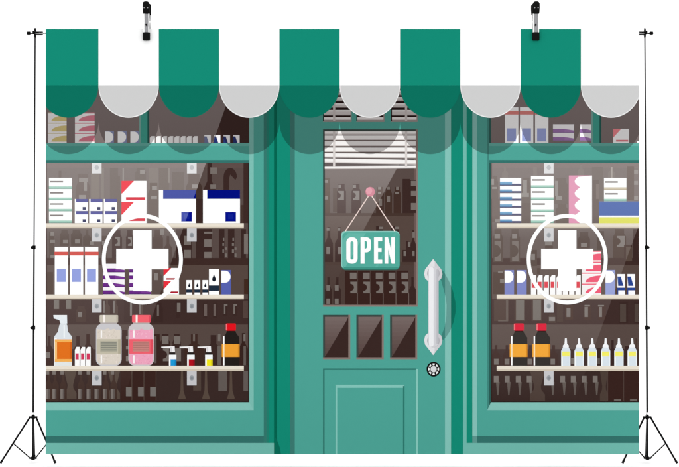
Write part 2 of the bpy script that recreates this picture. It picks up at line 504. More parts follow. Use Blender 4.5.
# right window
for args in [
    ('jar', 491.5, 176, 498, 199, '4A3B35', [(491.5, 179, 494, 185), (492, 187, 497, 189)]), ('box', 492, 199, 500, 222, '4C3B35', [(495, 219, 500, 222)]),
    ('bottle', 502, 167, 508, 180, '5E514B'), ('jar', 521.5, 178, 531, 208, '4B3C36', [(523, 180, 527, 195), (521.5, 193, 529, 197)]),
    ('box', 521, 203, 531, 223, '463630'), ('box', 533, 167, 537, 176, '5F524C'), ('jar', 554, 178, 568, 204, '4C3D37', [(555, 181, 558, 196), (556, 196, 562, 200)]),
    ('jar', 556, 204, 568, 223, '483831'), ('bottle', 578, 165, 584, 176, '5F524C'), ('box', 592, 167, 603, 200, '4F413B'),
    ('box', 593, 180, 599, 223, '45352F', [(596, 184, 599, 199, '5B4B44')]), ('bottle', 608, 167, 615, 179, '5F524C', [(611, 167, 612.5, 178, '8C8078')]),
    ('box', 627, 166, 634, 200, '47362F', [(634, 170, 638, 174), (634, 181, 638, 185), (634, 196, 638, 200)]),
    # second bay
    ('jar', 493, 229, 503, 262, '4B3C35', [(494.5, 234, 500, 238.5), (494.5, 241, 501, 261, '6A5F59', 1)]),
    ('jar', 510, 229, 520, 262, '4B3C35', [(512, 234, 517, 238.5), (512, 241, 518.5, 261, '6A5F59', 1)]),
    ('box', 530, 250, 537, 266, '46362F', [(531, 254, 535, 260)]), ('jar', 545, 241, 553, 262, '473731', [(545, 241, 552, 245.5)]),
    ('jar', 578, 232, 590, 258, '45352F', [(581, 243, 587, 247)]), ('box', 597, 231, 604, 250, '45352F'),
    ('jar', 613, 229, 626, 258, '46352E', [(617, 236, 625, 247, HAZY, 1)]), ('box', 624, 245, 632, 262, '3F2C27', [(626, 247, 632, 261, '54443C')]),
    ('box', 633, 229, 638.5, 262, SIL), ('box', 493, 272, 504, 294, '47362F', [(498, 271, 503, 273), (500, 279, 504, 283)]), ('box', 537, 268, 540, 274, '47362F'),
    # third bay, upper and lower
    ('box', 494, 300, 509, 321, '4A3832', [(506, 300, 508, 321, '5F524C'), (498, 320, 508, 321.4, '5F524C')]),
    ('box', 514.5, 300, 525, 321, '493731', [(516, 300, 524, 320, '6D655F')]), ('box', 531.5, 300, 542, 321, '493731', [(533, 300, 541, 320, '6D655F')]),
    ('jar', 548, 314, 556, 323, '45342E', [(549, 317, 555, 321)]), ('box', 557, 300, 563, 322, '46352F'),
    ('box', 565, 305, 573, 320, '443029', [(566.5, 308, 570.5, 317)]), ('box', 583.5, 305, 591, 320, '422E28', [(584.5, 307, 588, 317), (584.5, 305, 590, 306.5)]),
    ('box', 598, 305, 606, 320, '402B26', [(599, 307, 602, 317), (598, 305, 604, 306.5)]), ('box', 619, 302, 628, 323, SIL, [(620, 304, 626, 322, '4F423C')]),
    ('box', 634, 302, 638.5, 323, SIL, [(634.5, 304, 638.5, 322, '4F423C')]),
    ('bottle', 492, 345, 500, 365.6, '3E2A26', [(494, 358.6, 498.6, 364.4)]), ('bottle', 503, 345, 511, 365.6, '3E2A26', [(504.6, 358.6, 509.4, 364.4)]),
    ('bottle', 526, 345, 534.5, 365.6, '3E2A26', [(527.6, 358.6, 532, 364.4)]), ('bottle', 549, 345, 558, 365.6, '3E2A26', [(550.6, 358.6, 555, 364.4)]),
    ('jar', 570, 350, 576, 365.6, SIL, [(571, 358, 574, 364)]), ('jar', 583, 348, 589, 365.6, SIL), ('jar', 596, 348, 602, 365.6, SIL, [(597, 358, 600, 364, '5E544F')]),
    ('bottle', 609, 340, 616, 365.6, SIL), ('box', 625, 346, 630, 365.6, SIL), ('bottle', 634, 338, 638.5, 365.6, '4A3832')]:
    sil(winR, *args)
for x in (496, 507, 518, 529, 551, 562.4, 573, 584, 595):
    sil(winR, 'spindle', x, 382, x + 3.6, 395, '625853', [(x - 2.2, 376, x + 2.6, 382.4, '7A716C')])
sil(winR, 'vase', 530, 371, 545, 401, '4E3F39')
sil(winR, 'vase', 600, 371, 608, 401, '4C3E37')
for x in (608, 624):
    sil(winR, 'box', x - .5, 371, x + 15, 401, '38231F', [(x + 6, 399, x + 13, 401, '6A625D'), (x - .5, 371, x, 401, '55453F')])

# --- window bars: transom rails and short mullions
for x0, x1 in ((CX0, 249.3), (489.2, CX1)):
    f = Fig('transom_rail', winL if x0 < 100 else winR)
    f.rect(x0, 143, x1, 146, F('64B0A4')); f.rect(x0, 146, x1, 160, F(FACE)); f.rect(x0, 160, x1, 162.9, F(DARK))
    f.build()
for x0, p in ((139.2, winL), (591.3, winR)):
    f = Fig('mullion', p)
    f.rect(x0, 80, x0 + 1.6, 143, F('77A99F')); f.rect(x0 + 1.6, 80, x0 + 8.2, 143, F('3FA08F')); f.rect(x0 + 8.2, 80, x0 + 10, 143, F('215B52'))
    f.build()

# --- shelves with brackets
ROWS = ((223.2, 228.2), (294.4, 299.2), (365.6, 371))
WHERE = ('top', 'middle', 'bottom')
for side, x0, x1, bx in (('left', CX0, 243.8, (92, 187)), ('right', 496.7, CX1, (544,))):
    for (y0, y1), wh in zip(ROWS, WHERE):
        f = Fig('shelf', None, '%s cream shelf in the %s window' % (wh, side))
        f.rect(x0, y0, x1, y0 + 3.4, ink('E9E0D1')); f.rect(x0, y0 + 3.4, x1, y1, ink('D3C7B6'))
        o = f.build()
        for b in bx:
            g = Fig('bracket', o)
            g.rect(b, y1, b + 9.6, y1 + 13.4 + (1 if wh == 'bottom' else 0), G('C6C5C8')); g.ell(b + 4.8, y1 + 7, 2.2, 2.6, G('979CA1')); g.ell(b + 4.8, y1 + 7.3, 1.2, 1.5, G('868B91'))
            g.build()
    for b in bx:
        g = Fig('bracket', winL if side == 'left' else winR)
        g.rect(b, 162.9, b + 9.6, 173.6, G('D4D3D4')); g.ell(b + 4.8, 167.5, 2.2, 2.4, G('A3A5A9'))
        g.build()

# ------------------------------------------------------------------ printed goods on the shelves
WH = 'FFFFFF'
def green_stack(x0, x1, tops, bot, label, last=None):
    f = Fig('medicine_box_stack', None, label)
    t = list(tops) + [bot]
    for i in range(len(tops)):
        a, b = t[i], t[i + 1]
        f.rect(x0, a, x1, b, G('FBFCFB'))
        f.rect(x0 + 1, a + (b - a) * .27, x0 + 1 + (x1 - x0) * .57, a + (b - a) * .41, G('5F5552'))
        c = ('86BFA9', '4E8573') if not (last and i == 0) else ('BFB08F', 'A08F6E')
        f.rect(x0, b - 2.6, x1, b - .8, G(c[0])); f.rect(x0, b - .8, x1, b - .1, G(c[1]))
    f.build()
green_stack(49, 72, (178, 189.1, 200.2, 211.4), 223, 'stack of four white boxes with green bands at the left edge')
green_stack(531, 553.6, (176, 188, 200, 212), 223, 'stack of four white boxes with green bands in the right window')
def blue_small(x, y, where):
    f = Fig('medicine_box', None, None)
    f.rect(x, y, x + 13.3, y + 11.9, G(WH)); f.rect(x + 1.3, y, x + 13.3, y + 3.2, G('26267A'))
    f.rect(x + 7.8, y + 8, x + 11.2, y + 10.8, G('070B36'))
    o = f.build()
    o['label'] = 'small white box with a blue top band, %s of the six' % where
for x, cw in ((74.8, 'left'), (89.2, 'middle'), (103.8, 'right')):
    for y, rw in ((199, 'upper'), (211.1, 'lower')): blue_small(x, y, rw + ' ' + cw)
def red_box(x0, y0, x1, y1, mode, label, red='F0505A', bar='DB4653'):
    f = Fig('medicine_box', None, label)
    wd, ht = x1 - x0, y1 - y0
    K = lambda h: ink(h, mode)
    f.rect(x0, y0, x1, y1, K(WH))
    f.poly([(x0, y0), (x0 + wd * .5, y0), (x0 + wd * .02, y0 + ht * .6), (x0, y0 + ht * .6)], K(red))
    f.rect(x0 + wd * .18, y0 + ht * .77, x1 - wd * .05, y0 + ht * .9, K(bar))
    f.build()
red_box(121.5, 181, 146.5, 202, 'p', 'white box with a red corner, upper of two above the left cross')
red_box(121.5, 202, 146.5, 223.1, 'p', 'white box with a red corner, lower of two above the left cross')
red_box(163.6, 268, 179, 281, 'p', 'small red cornered box right of the left cross, upper of two', 'E8303E', 'B02233')
red_box(163.6, 281, 179, 294.3, 'p', 'small red cornered box right of the left cross, lower of two', 'E8303E', 'B02233')
def big_blue(x0, label):
    f = Fig('medicine_box', None, label)
    f.rect(x0, 190, x0 + 37, 223.1, G(WH)); f.rect(x0 + 4.2, 190, x0 + 37, 198.9, G('000F7E'))
    f.rect(x0 + 22.4, 212, x0 + 33, 221.4, G('00108A')); f.rect(x0 + 25, 214, x0 + 30.5, 219, G('10208F'))
    f.build()
big_blue(158.9, 'large white box with a faded blue lid, left of its darker twin')
big_blue(203, 'large white box with a dark navy blue lid at the right shelf end')
def tall_box(x, y0, y1, mode, label, wd=13.3):
    f = Fig('medicine_box', None, label)
    K = lambda h: ink(h, mode)
    f.rect(x, y0, x + wd, y1, K(WH)); f.rect(x - .3, y0 + (y1 - y0) * .1, x + wd + .3, y0 + (y1 - y0) * .1 + 3.8, K('CC4038'))
    yb = y0 + (y1 - y0) * .46 if y1 > 200 else y0 + 21
    f.rect(x + 2, yb, x + 11, yb + 13, K('8493DA' if y1 > 200 else '6C7ECF'))
    f.build()
for x, l in ((54.8, 'leftmost'), (69.9, 'middle'), (85, 'rightmost')):
    tall_box(x, 247, 294.4, 'g', 'tall white box with a red band and blue square, %s of three, left window' % l)
for x, l in ((505, 'leftmost'), (520, 'middle'), (535.1, 'rightmost')):
    tall_box(x, 107.4, 143, 'g', 'tall red banded box under the awning right of the door, %s of three' % l)
def purple(x0, x1, ys, h, mode, label):
    f = Fig('medicine_box_stack', None, label)
    K = lambda q: ink(q, mode)
    f.rect(x0, ys[0] - 4.6, x1, ys[-1] + h + .2, K('F6F2F6'))
    for y in ys:
        f.rect(x0, y, x0 + (x1 - x0) * .55, y + h, K('6A2B86')); f.poly([(x0 + (x1 - x0) * .55, y), (x1, y + 1.5), (x1, y + h), (x0 + (x1 - x0) * .55, y + h)], K('7A3A93'))
        f.rect(x0, y + h - .7, x1, y + h, K('4F1D68'))
    f.build()
purple(103, 124.6, (268.4, 275.4, 283, 290.2), 3.9, 'p', 'purple and white box stack inside the left ring, left of the cross')
purple(129.4, 151, (268.4, 275.4, 283, 290.2), 3.9, 'p', 'purple and white box stack partly hidden behind the left cross')
purple(553, 574, (129, 137), 3.8, 'g', 'purple and white box stack under the awning, left of the right mullion')
purple(580, 591.3, (129, 137), 3.8, 'g', 'narrow purple and white boxes touching the right mullion')
def drop_box(x0, y0, x1, y1, label):
    f = Fig('medicine_box', None, label)
    wd, ht = x1 - x0, y1 - y0; cx = (x0 + x1) / 2
    f.rect(x0, y0, x1, y1, G(WH)); f.rect(x0, y0 + ht * .64, x1, y0 + ht * .86, G('1F2E40'))
    cy = y0 + ht * .4; r = wd * .19
    f.poly([(cx, cy - r * 2.6)] + [(cx + r * math.cos(math.radians(a)), cy + r * 1.2 * math.sin(math.radians(a))) for a in range(-20, 201, 20)], G('141C28'))
    f.build()
for x, l in ((186.4, 'leftmost'), (194.5, 'middle'), (202.5, 'rightmost')):
    drop_box(x, 280, x + 5.7, 294.4, 'tiny white box with a dark drop, %s of three' % l)
drop_box(209, 269, 219, 294.4, 'larger white box with a dark drop beside the blue box')
def d_box(x0, y0, x1, y1, label, c='5560AE', mode='g'):
    f = Fig('medicine_box', None, label)
    K = lambda q: ink(q, mode)
    f.rect(x0, y0, x1, y1, K(c)); ht = min((y1 - y0) * .5, 12) if y1 > 200 else (y1 - y0) - 1
    ry = ht / 2; cy = y0 + .6 + ry; rx = (x1 - x0) * .55
    f.poly([(x0, cy - ry)] + [(x1 - rx - .5 + rx * math.cos(math.radians(a)), cy + ry * math.sin(math.radians(a))) for a in range(-90, 91, 12)] + [(x0, cy + ry)], K(WH))
    f.build()
d_box(221.4, 270, 231, 294.4, 'blue box with a white rounded patch at the right end, left window', '5560AE')
d_box(504.6, 270, 514, 294.4, 'blue box with a white rounded patch, left of two by the right ring', '7079BE')
d_box(517, 270, 526.6, 294.4, 'blue box with a white rounded patch, right of two by the right ring', '7079BE')
d_box(605.5, 270, 615.2, 294.4, 'pale blue box partly hidden by the right ring, beside two dark blue boxes', '8D98D2')
for x, l in ((105, 'leftmost'), (117.8, 'middle'), (130.4, 'rightmost')):
    d_box(x, 131, x + 8.9, 143, 'small white patched box under the awning, %s of three' % l, '4A5890')
def swoosh(x0, x1, y0, y1, n, c, mode, label, line=None):
    f = Fig('medicine_box_stack', None, label)
    K = lambda q: ink(q, mode)
    h = (y1 - y0) / n
    f.rect(x0, y0, x1, y1, K('F5F1F0'))
    for i in range(n):
        a, b = y0 + i * h, y0 + (i + 1) * h
        f.rect(x0, a, x1, a + 1.1, K(line or c)); f.rect(x0, a + 1.1, x1, a + 2, K('FDFBFA'))
        xs = x0 + (x1 - x0) * .18
        f.poly([(xs + (x1 - xs) * (1 - math.cos(math.radians(t))), b - 1.4 - (h - 4.2) * math.sin(math.radians(t))) for t in range(0, 91, 10)] + [(x1, b - 1.4)], K(c))
    f.build()
swoosh(48, 66.6, 112.6, 143, 3, 'C8AC45', 'g', 'stack of yellow swoosh boxes under the awning at the left edge', 'C9B887')
swoosh(75, 94.6, 112.6, 143, 3, 'CC3F5A', 'g', 'stack of pink swoosh boxes under the awning beside the yellow stack')
swoosh(582, 601.2, 250.8, 294.4, 4, 'F0607A', 'p', 'stack of pink swoosh boxes beside the right cross')
ROW = ('first', 'second', 'third', 'fourth', 'fifth', 'sixth', 'seventh', 'eighth')
for k in range(8):
    x = 149.8 + 6.15 * k
    f = Fig('medicine_box', None, 'tiny white slanted box, %s from the left in the row of eight under the awning' % ROW[k])
    f.poly([(x, 137.8), (x + 1.6, 136.2), (x + 5.1, 136.2), (x + 5.1, 143), (x, 143)], G('F2EFEE')); f.rect(x + 4.4, 136.6, x + 5.1, 143, G('CFCBCB'))
    f.build()
def trap_box(x, y0, y1, wd, mode, label):
    f = Fig('medicine_box', None, label)
    K = lambda q: ink(q, mode); h = y1 - y0
    f.rect(x, y0, x + wd, y1, K('FAFAFC'))
    f.poly([(x, y0 + h * .12), (x + wd * .45, y0 + h * .12), (x + wd * .8, y0 + h * .58), (x + wd * .1, y0 + h * .58)], K('2A4590'))
    f.rect(x, y0 + h * .66, x + wd, y0 + h * .8, K('2A4590')); f.rect(x, y0 + h * .8, x + wd * .12, y0 + h, K('2A4590'))
    f.build()
for x, l in ((617.4, 'left'), (627.4, 'right')):
    trap_box(x, 274, 294.4, 7.6, 'g', 'small dark blue and white box, %s of two near the right cloth edge' % l)
for k, x in enumerate((204.4, 214, 223.6, 233.2)):
    f = Fig('medicine_box', None, 'small navy and white box, %s from the left in the row of four under the awning' % ROW[k])
    f.rect(x, 135, x + 6.4, 143, G('F4F2F4')); f.poly([(x, 136.4), (x + 2.2, 136.4), (x + 4.4, 143), (x, 143)], G('26356F'))
    f.build()
red_box(613.2, 129, 629, 143, 'g', 'red cornered box under the awning near the right cloth edge')
f = Fig('medicine_box', None, 'white box corner cut off by the right cloth edge under the awning'); f.rect(636.8, 141, CX1, 143, G(WH)); f.build()
# right window, top shelf
f = Fig('medicine_box_stack', None, 'stack of six thin blue and white boxes at the left of the right window')
tp = (178, 186, 193.3, 200.8, 208, 215.7, 223.1)
for a, b in zip(tp, tp[1:]):
    f.rect(500, a, 521.2, b, G('FBFBFD')); f.rect(500, a + (b - a) * .48, 512, b - .9, G('4A8ABC')); f.rect(500, b - 2.3, 512, b - .9, G('1A4C86')); f.rect(512, b - 2.2, 521.2, b - .9, G('24244F'))
    f.rect(500, b - .9, 521.2, b, G('352E44'))
f.build()
f = Fig('medicine_box_stack', None, 'white boxes with a scalloped pink side above the right cross')
f.rect(568.8, 175.6, 592, 223.1, G('D8789E'))
pts = [(592, 175.6), (592, 223.1), (580, 223.1)]
for i in range(3, -1, -1):
    b = 187.4 + 11.9 * i
    pts += [(580 - 5.4 * math.sin(math.radians(t)), b - 11.8 * (t / 180)) for t in range(0, 181, 20) if 175.7 < b - 11.8 * (t / 180) < 223]
f.poly(pts, G(WH)); f.build()
green_stack(604, 626.4, (178, 190), 201.4, 'two small white boxes stacked on the blue and yellow box', last=True)
f = Fig('medicine_box', None, 'wide blue and yellow box at the right cloth edge')
f.rect(599, 201.4, CX1, 216, G('1F3E92')); f.rect(599, 215.6, CX1, 217.2, G('F4F4F4')); f.rect(599, 217.2, CX1, 223.2, G('D6D638')); f.rect(599, 201.4, CX1, 202.3, G('39508F')); f.build()
# right window, middle shelf: row of slim slanted boxes
def slim(x, y0, y1, wd, label, mode='p', c='E0505A'):
    f = Fig('medicine_box', None, label)
    f.poly([(x, y0 + 3), (x + wd * .35, y0), (x + wd, y0), (x + wd, y1), (x, y1)], ink('FCFBFB', mode))
    f.rect(x + wd * .12, y0 + (y1 - y0) * .34, x + wd * .82, y0 + (y1 - y0) * .66, ink(c, mode))
    f.build()
for k in range(8):
    slim(531 + 6.35 * k, 275, 294.4, 5.2, 'slim red labelled box, %s from the left in the row behind the right cross' % ROW[k])
for k, l in enumerate(('leftmost', 'middle', 'rightmost')):
    slim(74.9 + 5.55 * k, 346.8, 365.7, 4.7, 'slim white box with a red label beside the spray bottle, %s of three' % l, 'p', 'D13A5E')

# bottles and jars
f = Fig('spray_bottle', None, 'clear trigger spray bottle with an orange label at the bottom left')
f.poly([(54.3, 336.5), (58, 331.6), (59.4, 325), (61, 323.6), (66, 323.6), (67.2, 325), (68, 331.6), (71.9, 336.5), (71.9, 365.7), (54.3, 365.7)], ink('DCE2E7'))
f.rect(54.3, 338, 57, 365.7, ink('F3F6F8')); f.rect(55, 361.6, 71.9, 365.7, ink('E3E7E6')); f.rect(63.5, 325, 65, 338, ink('EEF2F4'))
o = f.build()
f = Fig('trigger_head', o)
f.poly([(53.4, 315.1), (67, 315.1), (67.2, 323.6), (60.4, 323.6), (59.4, 320), (53.8, 318.4)], ink('E6ECF0')); f.rect(53.4, 315.1, 67, 316.2, ink('F6F8FA')); f.build()
f = Fig('bottle_label', o)
f.rect(54.8, 339.2, 72, 342, ink('F3B159')); f.rect(54.8, 342, 72, 358.8, ink('F7C57C')); f.rect(57, 342, 72, 358.8, ink('E2711F')); f.rect(70, 342, 72, 358.8, ink('D2601A')); f.rect(54.8, 358.8, 72, 361.6, ink('F3B159')); f.build()

import random
def jar(x0, x1, lid, lid_d, pill, pill_d, lab, lab_d, txt, glass, label, seed):
    R = random.Random(seed)
    f = Fig('pill_jar', None, label)
    f.rrect(x0, 323.6, x1, 365.7, 6.5, ink(glass))
    f.rect(x0 + 4.8, 329.5, x0 + 6.2, 364, ink('F8F4F2'))
    o = f.build()
    f = Fig('pills', o)
    f.poly([(x0 + 1.2, 331)] + [(x0 + 1.2 + (x1 - x0 - 2.4) * i / 12, 329.4 + R.uniform(-1, 1)) for i in range(13)] + [(x1 - 1.2, 361), (x1 - 4, 364.4), (x0 + 4, 364.4), (x0 + 1.2, 361)], ink(pill))
    for i in range(46):
        px, py = R.uniform(x0 + 2.4, x1 - 2.4), R.choice([R.uniform(331, 338), R.uniform(354.5, 363.2)])
        a = R.uniform(0, math.pi); f.line(px - math.cos(a) * .9, py - math.sin(a) * .7, px + math.cos(a) * .9, py + math.sin(a) * .7, .55, ink(pill_d if R.random() < .6 else 'EDE0DA' if pill[0] == 'D' else 'F5B9CE'))
    f.rect(x0 + 4.8, 330.5, x0 + 6.2, 337.5, ink('FBF8F6')); f.rect(x0 + 4.8, 355, x0 + 6.2, 363, ink('FBF8F6'))
    f.build()
    f = Fig('jar_label', o)
    f.rect(x0 + .6, 339, x1 - .6, 353.6, ink(lab)); f.rect(x1 - 3.4, 339, x1 - .6, 353.6, ink(lab_d)); f.rect(x0 + 4.4, 341.2, x1 - 4.6, 351.4, ink(txt[0]))
    for i in range(4): f.rect(x0 + 4.8, 342.3 + 2.3 * i, x1 - 5, 343.3 + 2.3 * i, ink(txt[1]))
    f.build()
    f = Fig('lid', o)
    f.rrect(x0 + 3.7, 315, x1 - 3.4, 322.6, .8, ink(lid), 2); f.rect(x0 + 7.3, 315, x0 + 9.2, 322.6, ink('F9F1EC')); f.rect(x1 - 5.2, 315.5, x1 - 3.4, 322.4, ink(lid_d)); f.rect(x0 + 4.4, 322.6, x1 - 4.4, 323.8, ink('B2AAA8'))
    f.build()
jar(96, 121.6, 'CBC3B5', 'B7AEA0', 'DCD2C6', 'CFC4B8', 'C2BBA7', 'AFA893', ('A9A695', '84857A'), 'CAC8CC', 'large glass jar of beige pills with a grey lined label', 3)
jar(128.4, 154, 'F4636F', 'DE4E5E', 'F0A6C0', 'E596B3', 'F0606E', 'E04E5E', ('C9857F', 'B07470'), 'CDC6C9', 'large glass jar of pink pills with a red label and lid', 5)
def nasal(x, c, c2, label):
    f = Fig('throat_spray', None, label)
    f.rect(x, 354.6, x + 7.4, 365.6, ink('F7F8F9')); f.rect(x + .4, 359, x + 7.4, 365.6, ink(c)); f.rect(x + 5.8, 359, x + 7.4, 365.6, ink(c2)); f.rect(x, 354.6, x + 1.5, 365.6, ink('FFFFFF'))
    o = f.build()
    f = Fig('nozzle', o)
    f.poly([(x - 7.6, 346.6), (x + 1.2, 346.2), (x + 5.6, 346), (x + 6, 352), (x + .8, 352), (x + 1, 348.2), (x - 7.6, 347.6)], ink('F1EEEF')); f.rect(x + .8, 352, x + 6.2, 354.6, ink('26201F')); f.rect(x + 1.4, 347, x + 3, 351.6, ink('D8D4D6'))
    f.build()
nasal(169, '1E9AD8', '1A84BC', 'small white spray with a blue label and a long nozzle')
nasal(187.2, 'B3121F', '981020', 'small white spray with a dark red label and a long nozzle')
nasal(205.2, 'F5E91E', 'DDCB18', 'small white spray with a yellow label and a long nozzle')
def syrup(x, label, body, cap, lab, mode='p'):
    f = Fig('medicine_bottle', None, label)
    f.poly([(x + 2.9, 331), (x + 11.4, 331), (x + 12.2, 333), (x + 15.4, 337.5), (x + 15.4, 365.6), (x, 365.6), (x, 337.5), (x + 2.2, 333)], ink(body, mode)); f.rect(x - .9, 336, x + .5, 365.2, ink('FFFFFF', mode))
    o = f.build()
    f = Fig('bottle_label', o)
    f.rect(x - 2.2, 344, x + 15.6, 356.8, ink(lab, mode)); f.rect(x - .9, 344, x + .5, 356.8, ink('FBE3B8', mode)); f.rect(x + 14, 344, x + 15.6, 356.8, ink('DA8D28', mode)); f.build()
    f = Fig('cap', o)
    f.rrect(x + 1.9, 323.4, x + 11.9, 330.6, .8, ink(cap, mode), 2); f.rect(x + 1.9, 324, x + 3.2, 330.2, ink('F4737A', mode)); f.rect(x + 3, 330.6, x + 11.2, 331.4, ink('3B1A18', mode)); f.build()
syrup(224, 'dark bottle with an orange label and bright red cap, left window', '241F1C', 'E1141F', 'F0A032')
syrup(511.9, 'dark bottle with an orange label and red cap, left of two in the right window', '383431', 'DC2B41', 'F4A93C')
syrup(534.6, 'dark bottle with an orange label and red cap, right of two in the right window', '383431', 'DC2B41', 'F4A93C')
ORD = ('leftmost', 'second', 'third', 'fourth', 'fifth', 'rightmost')
for k in range(6):
    cx = 565.8 + 13.27 * k
    f = Fig('dropper_bottle', None, 'white dropper bottle with a yellow band, %s in the row of six' % ORD[k])
    f.poly([(cx - 4.6, 350.5), (cx - 2.8, 347.2), (cx + 2.8, 347.2), (cx + 4.6, 350.5), (cx + 4.6, 365.8), (cx - 4.6, 365.8)], ink('D9E3EB')); f.rect(cx - 4.6, 351, cx - 3, 365.8, ink('F6F9FB')); f.rect(cx + 3.6, 351, cx + 4.6, 365.8, ink('EFF4F8'))
    o = f.build()
    f = Fig('dropper_tip', o)
    f.poly([(cx - .9, 338.2), (cx + .9, 338.2), (cx + 1.3, 343.8), (cx + 2.9, 345.4), (cx + 2.9, 347.4), (cx - 2.9, 347.4), (cx - 2.9, 345.4), (cx - 1.3, 343.8)], ink('F3F4F6')); f.build()
    f = Fig('bottle_label', o); f.rect(cx - 3.6, 351.4, cx + 3.8, 355.6, ink('F5EE6A')); f.rect(cx - 3.6, 355.6, cx + 3.8, 356.6, ink('E5EAD0')); f.build()

# ------------------------------------------------------------------ pharmacy crosses on the glass
def cross(cx, label):
    f = Fig('pharmacy_cross', None, label)
    x0, x1, X0, X1 = cx - 9.2, cx + 9.2, cx - 26.1, cx + 26.1
    f.poly([(x0, 230), (x1, 230), (x1, 248.9), (X1, 248.9), (X1, 269.2), (x1, 269.2), (x1, 291), (x0, 291), (x0, 269.2), (X0, 269.2), (X0, 248.9), (x0, 248.9)], ink(WH))
    o = f.build()
    f = Fig('ring', o); f.ring(ellpts(cx, 259.2, 40.5, 45.4), ellpts(cx, 259.2, 36.7, 41.3), ink(WH)); f.build()
cross(142.4, 'white ringed cross on the left display window')
cross(567.2, 'white ringed cross on the right display window')

# ------------------------------------------------------------------ door
f = Fig('door', None)
f.rect(290, 80, 294.8, CY1, F('3C7B72')); f.rect(294.8, 80, 445, CY1, F(FACE)); f.rect(445, 80, 451, CY1, F(LITE))
door = f.build()
def dpane(x0, y0, x1, y1, name='door_pane'):
    f = Fig(name, door)
    f.rect(x0, y0, x1 - .3, y1 - .3, F('86756F')); f.rect(x0, y0, x1 - 2.2, y1 - 2.2, F('3B4A46')); f.rect(x0 + 1.9, y0 + 1.9, x1 - 2.2, y1 - 2.2, G(SIL))
    return f
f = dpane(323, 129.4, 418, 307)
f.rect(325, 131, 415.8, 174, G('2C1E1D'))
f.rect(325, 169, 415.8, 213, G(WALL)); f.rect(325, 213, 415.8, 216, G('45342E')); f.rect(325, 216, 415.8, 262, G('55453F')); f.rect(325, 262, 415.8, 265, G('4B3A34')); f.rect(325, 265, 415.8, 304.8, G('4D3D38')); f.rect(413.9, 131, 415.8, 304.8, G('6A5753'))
pane = f.build()
DS = [
    ('box', 325, 178, 330, 213, '49382F', [(325, 180, 328, 183), (325, 196, 328, 199.5)]), ('box', 333, 188, 337, 212, DIMW), 
    ('jar', 337, 184, 346, 213, SIL, [(338.5, 185, 341, 188), (338, 191, 344, 200, HAZY, 1)]), ('jar', 351.5, 184, 361, 213, SIL, [(353, 185, 356, 188), (353, 191, 359.5, 200, HAZY, 1)]),
    ('jar', 376, 187, 384, 213, '44322C', [(378, 187, 381, 189.5), (378, 192, 381, 194), (379, 199, 382, 206)]), ('jar', 385, 187, 392, 213, '43312A', [(387, 187, 390, 189.5), (387, 196, 390, 202)]),
    ('jar', 393.5, 187, 401, 213, '412E28', [(396, 187, 399, 190), (395, 192, 399, 194)]), ('box', 402.5, 179, 410, 213, SIL),
    ('box', 410, 180, 416, 213, SIL, [(411, 181, 416, 186), (411, 191, 416, 196), (411, 203, 416, 210)]),
    ('bottle', 324.8, 227, 333, 262, SIL, [(326.6, 228, 329.4, 230.6), (326.4, 247, 330, 254)]), ('bottle', 335, 227, 344, 262, SIL, [(338, 228, 340.4, 230.6), (338, 247, 342, 254)]),
    ('box', 376, 226, 383, 233, SIL, [(379, 226.5, 383, 229)]), ('box', 391, 226, 399, 233, SIL, [(395, 226.5, 399, 229)]),
    ('bottle', 410.4, 230, 416, 262, SIL, [(412.4, 232, 415, 238), (412.4, 251, 414.6, 256)]), ('box', 406, 241, 410.4, 262, SIL, [(408, 242, 410.4, 247)]), ('box', 402.4, 250, 406, 262, SIL, [(403.6, 251, 406, 256)]),
    ('bottle', 325, 277, 332, 304.8, SIL, [(326.4, 285, 330, 290.5), (326.4, 298.5, 330, 304)]), ('bottle', 333.4, 277, 341, 304.8, SIL, [(334.8, 285, 338.6, 290.5), (334.8, 298.5, 338.6, 304)]),
    ('bottle', 409, 277, 416, 304.8, SIL)]
for x in (350, 363, 375.8, 388.6, 401.4):
    DS.append(('box', x - 5, 270.5, x + 6.9, 304.8, '38231F', [(x, 272.6, x + 6.6, 279), (x + .4, 281.6, x + 7, 293, HAZY, 1), (x + 7, 293, x + 7.7, 304.8, '6A5C57')]))
for args in DS:
    o0 = Fig
    sil(door, *args)
f = Fig('window_blind', door, 'pale slatted blind at the top of the door glass')
for (y0, y1, k) in ((131.4, 134.6, 0), (135.6, 140, 0), (141.2, 146, 0), (147.6, 151.8, 0), (153.2, 157.4, .6), (158.4, 162.8, 1.6), (166.2, 169.2, -.6)):
    f.poly([(324.8, y0), (415.8, y0 + k), (415.8, y1 + k), (324.8, y1)], F('F4F1EF')); f.poly([(324.8, y1 - 1.1), (415.8, y1 + k - 1.1), (415.8, y1 + k), (324.8, y1)], F('D2CBC8'))
    if y0 < 158: f.poly([(324.8, y1), (415.8, y1 + k), (415.8, y1 + k + .7), (324.8, y1 + .7)], F('6A5E5B'))
for x in (333, 405): f.rect(x, 131.4, x + 2.2, 166.4, F('D9D2CF'))
f.build()
for x0, x1 in ((323, 351.6), (356.4, 384.4), (391, 417.6)):
    f = Fig('transom_pane', door)
    f.rect(x0, 80, x1, 122, F('9B8E8A')); f.rect(x0, 80, x1 - 1, 121, F('241716'))
    o = f.build()
    f = Fig('blind_slats', door)
    for y0, y1 in ((84, 89), (90.4, 95.2), (97, 101.4), (103.4, 107.8), (110.2, 115.6), (117.4, 121)):
        f.rect(x0 + 1, y0, x1 - 1, y1, F('CFC8C6')); f.rect(x0 + 1, y0, x1 - 1, y0 + 1.4, F('EEEAE8')); f.rect(x0 + 1, y1 - .8, x1 - 1, y1, F('8E8481'))
    for x in (333, 405):
        if x0 < x < x1: f.rect(x, 84, x + 2.2, 121, F('C9C0BD'))
    f.build()
